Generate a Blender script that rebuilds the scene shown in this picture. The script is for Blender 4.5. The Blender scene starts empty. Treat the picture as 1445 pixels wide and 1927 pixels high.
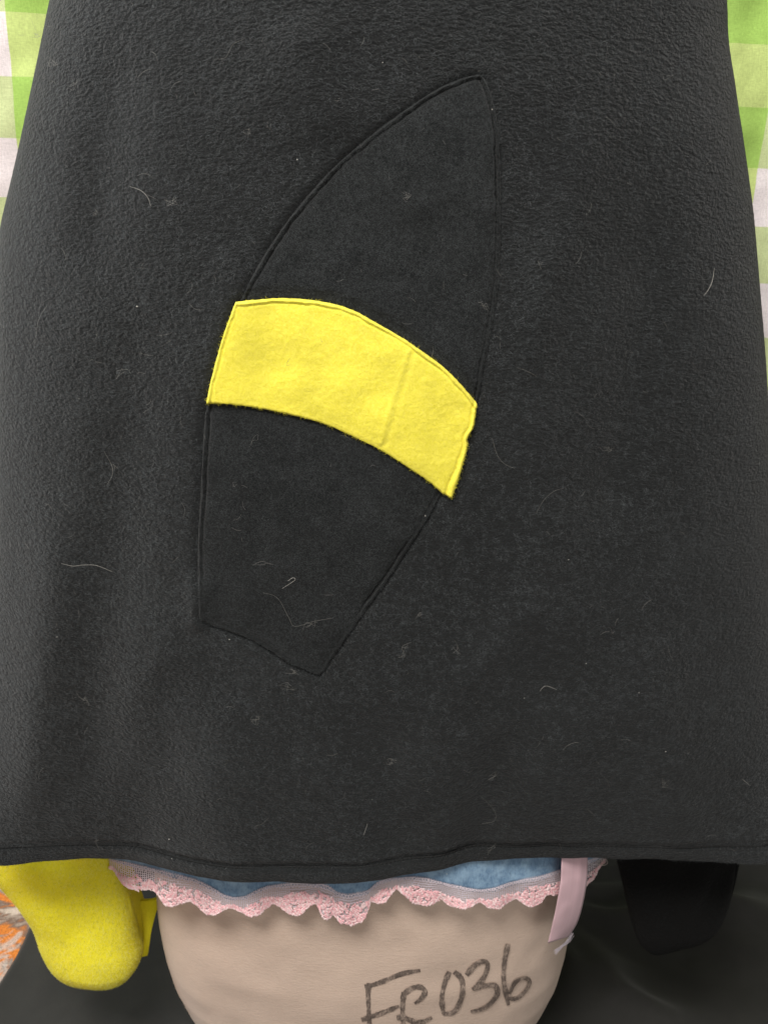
import bpy, bmesh, math, random
import numpy as np
from mathutils import Vector
from mathutils.geometry import delaunay_2d_cdt

random.seed(7); rng = np.random.default_rng(7)
S = bpy.context.scene
COL = S.collection

# ------------------------------------------------------------------ camera
CAM = np.array([0.0, -0.72, 0.85]); PITCH = math.radians(20.0); FPX = 1744.0
cam = bpy.data.objects.new('camera', bpy.data.cameras.new('camera'))
COL.objects.link(cam)
cam.location = CAM; cam.rotation_euler = (math.pi / 2 - PITCH, 0, 0)
cam.data.sensor_fit = 'HORIZONTAL'; cam.data.sensor_width = 36.0
cam.data.lens = 36.0 * FPX / 1445.0
cam.data.clip_start = 0.02; cam.data.clip_end = 50
cam.data.dof.use_dof = True; cam.data.dof.focus_distance = 0.66; cam.data.dof.aperture_fstop = 17
S.camera = cam

# ------------------------------------------------------------------ light
w = bpy.data.worlds.new('World'); S.world = w; w.use_nodes = True
bg = w.node_tree.nodes['Background']; bg.inputs[0].default_value = (1.0, 0.97, 0.93, 1); bg.inputs[1].default_value = 0.25

def area(name, loc, target, size, power, color):
    d = bpy.data.lights.new(name, 'AREA'); d.shape = 'RECTANGLE'; d.size, d.size_y = size
    d.energy = power; d.color = color
    o = bpy.data.objects.new(name, d); COL.objects.link(o); o.location = loc
    o.rotation_euler = (Vector(target) - Vector(loc)).to_track_quat('-Z', 'Y').to_euler()
    return o
area('ceiling_lamp', (-0.40, -1.12, 2.25), (0, -0.05, 0.5), (0.9, 0.6), 52, (1.0, 0.965, 0.91))
area('window_lamp', (-1.7, 0.0, 1.7), (0, 0.0, 0.75), (0.9, 1.2), 32, (0.93, 0.98, 1.0))
area('front_fill', (0.5, -2.1, 1.0), (0.0, 0.0, 0.30), (1.0, 0.8), 8.5, (1.0, 0.97, 0.94))  # added fill light, low in front, brightens the cloth below the hem
S.view_settings.view_transform = 'Standard'; S.view_settings.look = 'None'
S.view_settings.exposure = 0.0; S.view_settings.gamma = 1.0

# ------------------------------------------------------------------ helpers
CP, SP = math.cos(PITCH), math.sin(PITCH)
def rays(px, py):
    px = np.asarray(px, float); py = np.asarray(py, float)
    a = (px - 722.5) / FPX; v = (py - 963.5) / FPX
    return np.stack([a, CP - v * SP, -SP - v * CP], -1)
def on_y(px, py, y):
    d = rays(px, py); t = (y - CAM[1]) / d[..., 1]
    return CAM + d * t[..., None]
def on_z(px, py, z):
    d = rays(px, py); t = (z - CAM[2]) / d[..., 2]
    return CAM + d * t[..., None]
def on_surf(px, py, G, y0=-0.12, it=14):
    px = np.asarray(px, float)
    y = np.full(px.shape, y0)
    for _ in range(it):
        p = on_y(px, py, y); y = 0.5 * y + 0.5 * G(p[..., 0], p[..., 2])
    return on_y(px, py, y)

class Noise2:
    def __init__(self, seed, n=64):
        self.t = np.random.default_rng(seed).uniform(-1, 1, (n, n)); self.n = n
    def __call__(self, x, y):
        x = np.asarray(x, float); y = np.asarray(y, float)
        xi = np.floor(x).astype(int); yi = np.floor(y).astype(int)
        fx = x - xi; fy = y - yi
        fx = fx * fx * fx * (fx * (fx * 6 - 15) + 10); fy = fy * fy * fy * (fy * (fy * 6 - 15) + 10)
        n = self.n; t = self.t
        a = t[xi % n, yi % n]; b = t[(xi + 1) % n, yi % n]; c = t[xi % n, (yi + 1) % n]; d = t[(xi + 1) % n, (yi + 1) % n]
        return (a * (1 - fx) + b * fx) * (1 - fy) + (c * (1 - fx) + d * fx) * fy
N1, N2, N3, N4 = Noise2(1), Noise2(2), Noise2(3), Noise2(4)

def smooth(e0, e1, x):
    t = np.clip((np.asarray(x, float) - e0) / (e1 - e0), 0, 1); return t * t * (3 - 2 * t)

def mesh_obj(name, verts, faces, mat, parent=None, uv=None, shade=True):
    me = bpy.data.meshes.new(name)
    me.from_pydata([tuple(map(float, v)) for v in verts], [], [tuple(map(int, f)) for f in faces])
    if uv is not None:
        l = me.uv_layers.new(name='UVMap'); li = np.empty(len(me.loops), int); me.loops.foreach_get('vertex_index', li)
        l.data.foreach_set('uv', np.asarray(uv, np.float32)[li].ravel())
    if shade: me.polygons.foreach_set('use_smooth', [True] * len(me.polygons))
    me.materials.append(mat); me.update()
    o = bpy.data.objects.new(name, me); COL.objects.link(o)
    if parent: o.parent = parent
    return o
def grid_faces(nr, nc, wrap=False):
    r = np.arange(nr - 1)[:, None]; c = np.arange(nc if wrap else nc - 1)[None, :]
    c1 = (c + 1) % nc
    a = r * nc + c; b = r * nc + c1; d = (r + 1) * nc + c1; e = (r + 1) * nc + c
    return np.stack([a, b, d, e], -1).reshape(-1, 4)
def thing(name, label, cat, loc=(0, 0, 0), group=None):
    o = bpy.data.objects.new(name, None); COL.objects.link(o); o.location = loc
    o.empty_display_size = 0.05; tag(o, label, cat, group); return o
def tag(o, label, cat, group=None):
    o['label'] = label; o['category'] = cat
    if group: o['group'] = group
    return o
def loop_resample(pts, n):
    """resample an open polyline (k,d) to n points at equal arc length"""
    pts = np.asarray(pts, float); s = np.r_[0, np.cumsum(np.linalg.norm(np.diff(pts, axis=0), axis=1))]
    q = np.linspace(0, s[-1], n); return np.stack([np.interp(q, s, pts[:, k]) for k in range(pts.shape[1])], -1)
def catmull(pts, step):
    pts = np.asarray(pts, float); P = np.vstack([2 * pts[0] - pts[1], pts, 2 * pts[-1] - pts[-2]])
    out = []
    for i in range(1, len(P) - 2):
        k = max(2, int(np.linalg.norm(P[i + 1] - P[i]) / step)); t = np.linspace(0, 1, k, endpoint=False)[:, None]
        a, b, c, d = P[i - 1], P[i], P[i + 1], P[i + 2]
        out.append(0.5 * (2 * b + (c - a) * t + (2 * a - 5 * b + 4 * c - d) * t ** 2 + (3 * b - a - 3 * c + d) * t ** 3))
    out.append(pts[-1:]); return np.vstack(out)

def fibres(name, P, D, N, length, width, bend, mat, parent=None, segs=2):
    """thin curved ribbons: P root (n,3), D along (n,3), N lift (n,3)"""
    n = len(P); L = np.broadcast_to(length, (n,))[:, None]; W = np.broadcast_to(width, (n,))[:, None]
    side = np.cross(D, N); side /= np.linalg.norm(side, axis=1)[:, None] + 1e-9
    bx = rng.uniform(-1, 1, (n, 1)) * bend
    V = np.empty((n, segs + 1, 2, 3)); ln = np.linalg.norm(N, axis=1)[:, None]
    for k in range(segs + 1):
        t = k / segs
        c = P + D * L * t + side * (bx * L * t * t) + N * L * (t if ln.mean() > .99 else t * (1 - 0.6 * t))
        wv = W * (1 - 0.7 * t) * 0.5
        V[:, k, 0] = c - side * wv; V[:, k, 1] = c + side * wv
    per = (segs + 1) * 2; base = np.arange(n)[:, None] * per
    F = []
    for k in range(segs):
        F.append(np.stack([base[:, 0] + 2 * k, base[:, 0] + 2 * k + 1, base[:, 0] + 2 * k + 3, base[:, 0] + 2 * k + 2], -1))
    F = np.concatenate(F); V = V.reshape(-1, 3)
    me = bpy.data.meshes.new(name); me.vertices.add(len(V)); me.vertices.foreach_set('co', V.astype(np.float32).ravel())
    me.loops.add(F.size); me.loops.foreach_set('vertex_index', F.astype(np.int32).ravel())
    me.polygons.add(len(F)); me.polygons.foreach_set('loop_start', np.arange(0, F.size, 4, dtype=np.int32))
    me.materials.append(mat); me.update(calc_edges=True); me.validate()
    o = bpy.data.objects.new(name, me); COL.objects.link(o)
    if parent: o.parent = parent
    return o

# ------------------------------------------------------------------ materials
def nmat(name):
    m = bpy.data.materials.new(name); m.use_nodes = True
    nt = m.node_tree; return m, nt, nt.nodes['Principled BSDF']
def nd(nt, t, **kw):
    n = nt.nodes.new(t)
    for k, v in kw.items(): setattr(n, k, v)
    return n
def noise(nt, vec, scale, detail=2, rough=0.5, dist=0.0, out='Fac'):
    n = nd(nt, 'ShaderNodeTexNoise'); n.inputs['Scale'].default_value = scale; n.inputs['Detail'].default_value = detail
    n.inputs['Roughness'].default_value = rough; n.inputs['Distortion'].default_value = dist
    nt.links.new(vec, n.inputs['Vector']); return n.outputs[out]
def mapping(nt, src, scale=(1, 1, 1), rot=(0, 0, 0), loc=(0, 0, 0)):
    m = nd(nt, 'ShaderNodeMapping'); m.inputs['Scale'].default_value = scale; m.inputs['Rotation'].default_value = rot
    m.inputs['Location'].default_value = loc; nt.links.new(src, m.inputs['Vector']); return m.outputs[0]
def ramp(nt, fac, stops):
    r = nd(nt, 'ShaderNodeValToRGB'); e = r.color_ramp.elements
    while len(e) < len(stops): e.new(0.5)
    for i, (p, c) in enumerate(stops): e[i].position = p; e[i].color = (*c, 1)
    nt.links.new(fac, r.inputs[0]); return r.outputs[0]
def math_(nt, op, a, b=None, clamp=False):
    n = nd(nt, 'ShaderNodeMath', operation=op, use_clamp=clamp)
    for i, v in enumerate((a, b)):
        if v is None: continue
        if isinstance(v, (int, float)): n.inputs[i].default_value = v
        else: nt.links.new(v, n.inputs[i])
    return n.outputs[0]
def bump(nt, h, strength, dist, normal=None):
    b = nd(nt, 'ShaderNodeBump'); b.inputs['Strength'].default_value = strength; b.inputs['Distance'].default_value = dist
    nt.links.new(h, b.inputs['Height'])
    if normal is not None: nt.links.new(normal, b.inputs['Normal'])
    return b.outputs[0]
def tc(nt, out='Object'):
    return nd(nt, 'ShaderNodeTexCoord').outputs[out]
def mixc(nt, fac, a, b, mode='MIX'):
    m = nd(nt, 'ShaderNodeMix', data_type='RGBA', blend_type=mode)
    for i, v in ((0, fac), (6, a), (7, b)):
        if isinstance(v, (int, float)): m.inputs[i].default_value = v
        elif isinstance(v, tuple): m.inputs[i].default_value = (*v, 1)
        else: nt.links.new(v, m.inputs[i])
    return m.outputs[2]

def fleece(name, dark, light, pebble, fine, sheen, sheen_tint=(1, 1, 1), stretch=(1, 1, 1.35), lump=330, rough=0.95, w2=0.7):
    m, nt, b = nmat(name); co = tc(nt)
    v = mapping(nt, co, scale=stretch)
    warp = noise(nt, v, 60, 2, 0.5, 0, 'Color')
    vm = nd(nt, 'ShaderNodeVectorMath', operation='MULTIPLY_ADD'); vm.inputs[1].default_value = (.006,) * 3
    nt.links.new(warp, vm.inputs[0]); nt.links.new(v, vm.inputs[2])
    p1 = noise(nt, vm.outputs[0], lump, 1.0, 0.45, 0.25)
    p2 = noise(nt, vm.outputs[0], lump * 0.45, 1.5, 0.5, 0.3)
    fz = noise(nt, v, 1050, 3, 0.7, 0.8)
    h = math_(nt, 'ADD', math_(nt, 'MULTIPLY', p1, 1.0), math_(nt, 'MULTIPLY', p2, w2))
    # the nap is worn flat in patches
    wear = noise(nt, co, 9, 3, 0.5)
    wear = ramp(nt, wear, [(0.30, (0.55,) * 3), (0.65, (1,) * 3)])
    h = math_(nt, 'MULTIPLY', h, wear)
    n1 = bump(nt, h, pebble, 0.0035)
    n2 = bump(nt, fz, fine, 0.0008, n1)
    nt.links.new(n2, b.inputs['Normal'])
    big = noise(nt, co, 14, 3, 0.55)
    c = mixc(nt, ramp(nt, fz, [(0.32, (0,) * 3), (0.72, (1,) * 3)]), dark, light)
    c = mixc(nt, 0.5, c, ramp(nt, big, [(0.3, (0.7,) * 3), (0.7, (1.25,) * 3)]), 'MULTIPLY')
    nt.links.new(c, b.inputs['Base Color'])
    b.inputs['Roughness'].default_value = rough; b.inputs['Specular IOR Level'].default_value = 0.15
    b.inputs['Sheen Weight'].default_value = sheen; b.inputs['Sheen Roughness'].default_value = 0.45
    b.inputs['Sheen Tint'].default_value = (*sheen_tint, 1)
    return m
M_BLACK = fleece('black_fleece', (0.0046, 0.0052, 0.0055), (0.0255, 0.0280, 0.0292), 0.78, 0.9, 0.16, lump=330, stretch=(1, 1, 1.75))
M_PANEL = fleece('smooth_black_fleece', (0.0042, 0.0048, 0.0050), (0.0205, 0.0225, 0.0232), 0.25, 0.9, 0.11, lump=480)
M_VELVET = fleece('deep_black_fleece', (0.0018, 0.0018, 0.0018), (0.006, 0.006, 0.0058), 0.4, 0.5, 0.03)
M_YEL = fleece('yellow_fleece', (0.76, 0.665, 0.06), (0.90, 0.81, 0.13), 0.16, 0.35, 0.12, (1, 0.95, 0.55), lump=300, stretch=(1, 1, 1), w2=0.3)
M_YELPL = fleece('yellow_plush', (0.78, 0.69, 0.016), (0.93, 0.83, 0.045), 0.18, 0.5, 0.12, (1, 0.95, 0.35), lump=300, stretch=(1, 1, 1), w2=0.2)

def plain(name, col, rough=0.8, sheen=0.0):
    m, nt, b = nmat(name); co = tc(nt)
    c = mixc(nt, noise(nt, co, 240, 2), tuple(x * 0.75 for x in col), tuple(min(1, x * 1.2) for x in col))
    nt.links.new(c, b.inputs['Base Color']); b.inputs['Roughness'].default_value = rough
    b.inputs['Sheen Weight'].default_value = sheen; b.inputs['Specular IOR Level'].default_value = 0.25
    return m
M_FIB = plain('black_fibre', (0.074, 0.082, 0.087))
M_FIBL = plain('grey_fibre', (0.115, 0.125, 0.130))
M_FIBY = plain('yellow_fibre', (0.88, 0.78, 0.06))
M_FIBK = plain('deep_black_fibre', (0.007, 0.007, 0.007))
M_FIBP = plain('dark_fibre', (0.048, 0.053, 0.055))
M_FIBY2 = plain('lit_yellow_fibre', (0.95, 0.88, 0.22))  # streaks of pile catching the light, painted in as paler fibres
M_FIBY3 = plain('shaded_yellow_fibre', (0.55, 0.50, 0.02))  # streaks of pile lying in shade, painted in as darker fibres
M_HAIR = plain('pale_hair', (0.23, 0.222, 0.205), 0.5)
M_HAIR2 = plain('bright_hair', (0.52, 0.50, 0.46), 0.4)
M_THREAD = plain('black_thread', (0.008, 0.008, 0.008), 0.7)
M_YTHREAD = plain('mustard_thread', (0.55, 0.42, 0.03), 0.7)
M_PINK = plain('pink_embroidery', (0.86, 0.47, 0.50), 0.55, 0.2)
M_PINKW = plain('pale_pink_embroidery', (0.90, 0.66, 0.66), 0.5, 0.2)
M_ZIG = plain('lilac_thread', (0.74, 0.66, 0.72), 0.6)

def knit():
    m, nt, b = nmat('beige_jersey'); co = tc(nt)
    st = mapping(nt, co, scale=(0.30, 0.30, 1))
    rows = noise(nt, st, 620, 3, 0.65)
    fine = noise(nt, co, 1500, 2, 0.6)
    blot = noise(nt, co, 16, 4, 0.55)
    c = mixc(nt, rows, (0.565, 0.43, 0.345), (0.70, 0.55, 0.452))
    c = mixc(nt, ramp(nt, blot, [(0.35, (0,) * 3), (0.75, (0.35,) * 3)]), c, (0.56, 0.43, 0.345))
    nt.links.new(c, b.inputs['Base Color'])
    h = math_(nt, 'ADD', rows, math_(nt, 'MULTIPLY', fine, 0.8))
    nt.links.new(bump(nt, h, 0.36, 0.0010), b.inputs['Normal'])
    b.inputs['Roughness'].default_value = 0.95; b.inputs['Specular IOR Level'].default_value = 0.1
    b.inputs['Sheen Weight'].default_value = 0.15
    return m
M_KNIT = knit()
def ink():
    m, nt, b = nmat('faded_marker_ink'); co = tc(nt)
    v = mapping(nt, co, scale=(1, 1, 0.25)); f = noise(nt, v, 1100, 3, 0.7); g = noise(nt, co, 130, 3, 0.6)
    s = math_(nt, 'ADD', math_(nt, 'MULTIPLY', f, 0.6), math_(nt, 'MULTIPLY', g, 0.6))
    c = ramp(nt, s, [(0.42, (0.095, 0.076, 0.066)), (0.60, (0.18, 0.14, 0.118)), (0.74, (0.44, 0.345, 0.285))])
    nt.links.new(c, b.inputs['Base Color']); b.inputs['Roughness'].default_value = 0.9; b.inputs['Specular IOR Level'].default_value = 0.1
    return m
M_INK = ink()
def denim():
    m, nt, b = nmat('faded_denim'); co = tc(nt)
    v = mapping(nt, co, rot=(0, math.radians(35), 0), scale=(1, 1, 0.25)); tw = noise(nt, v, 800, 3, 0.65)
    bl = noise(nt, co, 75, 5, 0.7)
    c = mixc(nt, tw, (0.03, 0.075, 0.155), (0.25, 0.40, 0.57))
    c = mixc(nt, ramp(nt, bl, [(0.42, (0,) * 3), (0.62, (0.75,) * 3)]), c, (0.30, 0.44, 0.58))
    nt.links.new(c, b.inputs['Base Color']); nt.links.new(bump(nt, tw, 0.5, 0.0008), b.inputs['Normal'])
    b.inputs['Roughness'].default_value = 0.9; return m
M_DENIM = denim()
def tulle():
    m, nt, b = nmat('lilac_tulle_net'); uv = tc(nt, 'UV')
    # hexagonal net: holes are really open
    v = nd(nt, 'ShaderNodeTexVoronoi', feature='DISTANCE_TO_EDGE'); v.inputs['Scale'].default_value = 560; v.inputs['Randomness'].default_value = 0.35
    nt.links.new(uv, v.inputs['Vector'])
    hole = ramp(nt, v.outputs['Distance'], [(0.14, (0,) * 3), (0.22, (1,) * 3)])
    b.inputs['Base Color'].default_value = (0.70, 0.62, 0.68, 1); b.inputs['Roughness'].default_value = 0.7
    tr = nd(nt, 'ShaderNodeBsdfTransparent'); mx = nd(nt, 'ShaderNodeMixShader')
    nt.links.new(hole, mx.inputs[0]); nt.links.new(b.outputs[0], mx.inputs[1]); nt.links.new(tr.outputs[0], mx.inputs[2])
    nt.links.new(mx.outputs[0], nt.nodes['Material Output'].inputs[0]); return m
M_TULLE = tulle()
def satin():
    m, nt, b = nmat('pink_satin'); uv = tc(nt, 'UV')
    v = mapping(nt, uv, scale=(900, 8, 1)); f = noise(nt, v, 1, 2)
    c = mixc(nt, f, (0.60, 0.395, 0.44), (0.68, 0.47, 0.51)); nt.links.new(c, b.inputs['Base Color'])
    nt.links.new(bump(nt, f, 0.15, 0.0005), b.inputs['Normal'])
    b.inputs['Roughness'].default_value = 0.36; b.inputs['Sheen Weight'].default_value = 0.2; return m
M_SATIN = satin()
def gingham():
    m, nt, b = nmat('green_gingham'); co = tc(nt); P = 0.0560
    v = mapping(nt, co, rot=(0, math.radians(-2.2), 0), scale=(0.952, 1, 0.97), loc=(GX, 0, GZ))
    sx = nd(nt, 'ShaderNodeSeparateXYZ'); nt.links.new(v, sx.inputs[0])
    wob = math_(nt, 'MULTIPLY', noise(nt, co, 25, 2), 0.0012)
    def band(o):
        q = math_(nt, 'FRACT', math_(nt, 'DIVIDE', math_(nt, 'ADD', o, wob), 2 * P)); return math_(nt, 'GREATER_THAN', q, 0.5)
    bx, bz = band(sx.outputs[0]), band(sx.outputs[2])
    c0 = mixc(nt, bz, (0.74, 0.67, 0.675), (0.52, 0.58, 0.30))     # pink warp: pink / green weft
    c1 = mixc(nt, bz, (0.51, 0.61, 0.215), (0.345, 0.53, 0.12))    # green warp
    c = mixc(nt, bx, c0, c1)
    w1 = noise(nt, mapping(nt, co, scale=(1, 1, 0.08)), 1700, 2, 0.6); w2 = noise(nt, mapping(nt, co, scale=(0.08, 1, 1)), 1700, 2, 0.6)
    wv = math_(nt, 'ADD', w1, w2)
    c = mixc(nt, 0.5, c, ramp(nt, math_(nt, 'MULTIPLY', wv, 0.5), [(0.3, (0.45,) * 3), (0.7, (1.4,) * 3)]), 'MULTIPLY')
    nt.links.new(c, b.inputs['Base Color']); nt.links.new(bump(nt, wv, 0.35, 0.0006), b.inputs['Normal'])
    b.inputs['Roughness'].default_value = 0.9; b.inputs['Specular IOR Level'].default_value = 0.15; return m
GX, GZ = -0.003, -0.005
M_GING = gingham()
def sheet():
    m, nt, b = nmat('black_cotton_sheet'); co = tc(nt)
    f = noise(nt, co, 1400, 2, 0.6); g = noise(nt, co, 22, 3, 0.6)
    c = mixc(nt, f, (0.014, 0.0137, 0.013), (0.037, 0.036, 0.034)); c = mixc(nt, 0.4, c, ramp(nt, g, [(0.3, (0.7,) * 3), (0.7, (1.3,) * 3)]), 'MULTIPLY')
    nt.links.new(c, b.inputs['Base Color']); nt.links.new(bump(nt, f, 0.4, 0.0008), b.inputs['Normal'])
    b.inputs['Roughness'].default_value = 0.9; b.inputs['Specular IOR Level'].default_value = 0.2; b.inputs['Sheen Weight'].default_value = 0.08; return m
M_SHEET = sheet()
def rug():
    m, nt, b = nmat('orange_patterned_rug'); co = tc(nt)
    s = noise(nt, co, 13, 3, 0.6, 1.2); f = noise(nt, co, 420, 2, 0.6); s2 = noise(nt, mapping(nt, co, loc=(3, 1, 0)), 22, 3, 0.6, 1)
    c = ramp(nt, s, [(0.38, (0.62, 0.50, 0.42)), (0.46, (0.20, 0.13, 0.10)), (0.50, (0.70, 0.22, 0.035)), (0.58, (0.66, 0.20, 0.03)), (0.62, (0.30, 0.24, 0.21)), (0.72, (0.68, 0.57, 0.50))])
    c = mixc(nt, ramp(nt, s2, [(0.55, (0,) * 3), (0.62, (0.8,) * 3)]), c, (0.55, 0.45, 0.40))
    c = mixc(nt, 0.6, c, ramp(nt, f, [(0.3, (0.5,) * 3), (0.7, (1.25,) * 3)]), 'MULTIPLY')
    nt.links.new(c, b.inputs['Base Color']); nt.links.new(bump(nt, f, 0.9, 0.003), b.inputs['Normal']); b.inputs['Roughness'].default_value = 1; return m
M_RUG = rug()
M_FLOOR = plain('dull_floor', (0.25, 0.22, 0.19), 0.6)

# ------------------------------------------------------------------ setting
def plate(name, x0, x1, y0, y1, z, mat):
    o = mesh_obj(name, [(x0, y0, z), (x1, y0, z), (x1, y1, z), (x0, y1, z)], [(0, 1, 2, 3)], mat, shade=False)
    o['kind'] = 'structure'; return o
plate('floor', -2.5, 2.5, -2.5, 1.5, -0.012, M_FLOOR)

# patterned rug with a thin pile thickness
rv, rf = [], []
nx, ny = 90, 70
for j in range(ny):
    for i in range(nx):
        x = -1.3 + 1.15 * i / (nx - 1); y = -0.75 + 1.03 * j / (ny - 1)
        rv.append((x, y, -0.006 + 0.002 * float(N1(x * 60, y * 60))))
rf = grid_faces(ny, nx)
o = mesh_obj('rug', rv, rf, M_RUG); tag(o, 'orange and cream patterned rug at the lower left corner, beside the black sheet', 'rug')
md = o.modifiers.new('thick', 'SOLIDIFY'); md.thickness = 0.006; md.offset = -1

# black sheet spread over the floor, folds fanning out from the dress form's right side
PX0, PY0 = 0.17, 0.21
def sheet_h(x, y):
    dx, dy = x - PX0, y - PY0; r = np.hypot(dx, dy); th = np.arctan2(dy, dx) + 0.14 * N1(x * 8, y * 8 + 5) + 0.05 * N2(x * 22, y * 22)
    rid = np.zeros_like(r)
    for t0, wd, am in ((-2.3, .2, 1.0), (-1.75, .15, 1.0), (-1.38, .13, 1.1), (-0.92, .15, 1.25), (-0.40, .14, 1.1), (-0.08, .09, .8), (0.14, .08, .7), (0.6, .2, .6)):
        rid += am * np.exp(-((th - t0 - 0.12 * np.sin(r * 8 + t0 * 4)) / (wd * (1 + 0.03 / (r + 0.02)))) ** 2) * (0.75 + 0.5 * N4(r * 9 + t0 * 5, r * 0))
    h = 0.036 * rid * smooth(0.0, 0.24, r) * (1 - 0.6 * smooth(0.3, 0.8, r))
    d2 = y * 0.5 + x * 0.9
    lf = smooth(-0.15, -0.25, x)
    h = h * (1 - lf) + lf * 0.006 * (1 + np.sin((x * 1.0 + y * 0.55) * 34 + N3(x * 6, y * 6))) * 0.8
    h += 0.0022 * (1 - np.abs(N3(x * 24 + 2, y * 19))) * (1 - np.abs(N4(x * 11, y * 13))) + 0.004 * (1 + N1(x * 9 + 3, y * 9)) + 0.0012 * (1 + N2(x * 30, y * 30))
    return h
xs = np.linspace(-0.43, 1.0, 240); ys = np.linspace(-0.72, 0.285, 170)
X, Y = np.meshgrid(xs, ys)
Xe = X + (0.006 * N3(Y * 7, Y * 0) + 0.002 * N4(Y * 25, Y * 0)) * smooth(-0.35, -0.43, X)
Z = sheet_h(X, Y) * (0.15 + 0.85 * smooth(-0.43, -0.36, X)) + 0.003
Z -= 0.004 * smooth(-0.425, -0.43, X)
o = mesh_obj('black_sheet', np.stack([Xe, Y, Z], -1).reshape(-1, 3), grid_faces(len(ys), len(xs)), M_SHEET)
tag(o, 'black cotton sheet spread on the floor under the dress form, rumpled in fanning folds', 'sheet')
md = o.modifiers.new('thick', 'SOLIDIFY'); md.thickness = 0.002; md.offset = -1

# gingham curtain
CY = 0.30
xs = np.linspace(-0.85, 0.85, 240); zs = np.linspace(0.015, 1.55, 200)
X, Z = np.meshgrid(xs, zs)
Yc = CY + 0.010 * np.sin(X * 21 + 1.2 + 0.6 * N1(X * 3, Z * 2)) + 0.004 * np.sin(X * 47 + Z * 2) + 0.0030 * N2(X * 26 + Z * 14, Z * 30) + 0.0022 * (1 - np.abs(N1(X * 30 - Z * 22, Z * 16))) ** 3 + 0.0015 * N3(X * 60, Z * 18)
Yc += 0.003 * np.exp(-((Z - 0.72 - 0.02 * X) / 0.004) ** 2)
o = mesh_obj('gingham_curtain', np.stack([X, Yc, Z], -1).reshape(-1, 3), grid_faces(len(zs), len(xs)), M_GING)
tag(o, 'green and white gingham cotton cloth hanging behind the black fleece garment', 'curtain')
md = o.modifiers.new('thick', 'SOLIDIFY'); md.thickness = 0.0008; md.offset = 1

# ------------------------------------------------------------------ dress form
FCX = -0.018
fz = np.array([0.004, 0.005, 0.010, 0.020, 0.035, 0.055, 0.080, 0.11, 0.14, 0.18, 0.25, 0.33, 0.45, 0.58, 0.72, 0.86, 0.95, 1.02, 1.06, 1.07])
fa = np.array([0.0, 0.07, 0.105, 0.130, 0.150, 0.167, 0.181, 0.191, 0.196, 0.199, 0.199, 0.192, 0.165, 0.140, 0.158, 0.175, 0.165, 0.09, 0.055, 0.0])
fb = np.array([0.0, 0.04, 0.060, 0.074, 0.085, 0.094, 0.101, 0.107, 0.110, 0.113, 0.112, 0.108, 0.096, 0.088, 0.098, 0.100, 0.085, 0.06, 0.05, 0.0])
def ell(x, a, b, n):
    u = np.clip(np.abs(x) / a, 0, 0.999); return -b * (1 - u ** n) ** (1 / n)
def form_front(x, z):
    return ell(x - FCX, np.interp(z, fz, fa) + 1e-5, np.interp(z, fz, fb), 2.25) + 0.0012 * N1(x * 22, z * 26) + 0.0006 * N2(x * 60, z * 50)
dress = thing('dress_form', 'beige jersey covered dress form with handwritten black FR036, standing on the black sheet', 'dress form', (FCX, 0, 0))
zz = np.unique(np.r_[np.linspace(0.004, 0.06, 40), np.linspace(0.06, 0.40, 90), np.linspace(0.40, 1.07, 60)])
th = np.linspace(0, 2 * math.pi, 260, endpoint=False)
TH, ZZ = np.meshgrid(th, zz)
A = np.interp(ZZ, fz, fa); B = np.interp(ZZ, fz, fb); e = 2 / 2.25
X = A * np.sign(np.cos(TH)) * np.abs(np.cos(TH)) ** e + FCX
Y = B * np.sign(np.sin(TH)) * np.abs(np.sin(TH)) ** e
wob = 0.0012 * N1(X * 22, ZZ * 26) + 0.0006 * N2(X * 60, ZZ * 50)
Y = Y + wob * np.where(np.sin(TH) < 0, 1, -1)
V = np.stack([X - FCX, Y, ZZ], -1).reshape(-1, 3)
body = mesh_obj('body', V, grid_faces(len(zz), len(th), True), M_KNIT, dress)
# fuzz on the jersey
k = 9000
z0 = rng.uniform(0.03, 0.33, k); t0 = rng.uniform(math.pi * 0.98, 2.02 * math.pi, k)
a = np.interp(z0, fz, fa); b = np.interp(z0, fz, fb)
P = np.stack([a * np.sign(np.cos(t0)) * np.abs(np.cos(t0)) ** e, b * np.sign(np.sin(t0)) * np.abs(np.sin(t0)) ** e, z0], -1)
Nn = np.stack([np.cos(t0) / a, np.sin(t0) / b, 0 * t0], -1); Nn /= np.linalg.norm(Nn, axis=1)[:, None]
D = rng.normal(0, 1, (k, 3)); D -= Nn * np.sum(D * Nn, 1)[:, None]; D /= np.linalg.norm(D, axis=1)[:, None]
M_FIBB = plain('beige_fibre', (0.62, 0.50, 0.41))
o = fibres('jersey_fuzz', P, D * 0.7, Nn * 0.7, rng.uniform(.001, .0028, k), 0.00012, 0.5, M_FIBB, dress); o['kind'] = 'stuff'

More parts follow.
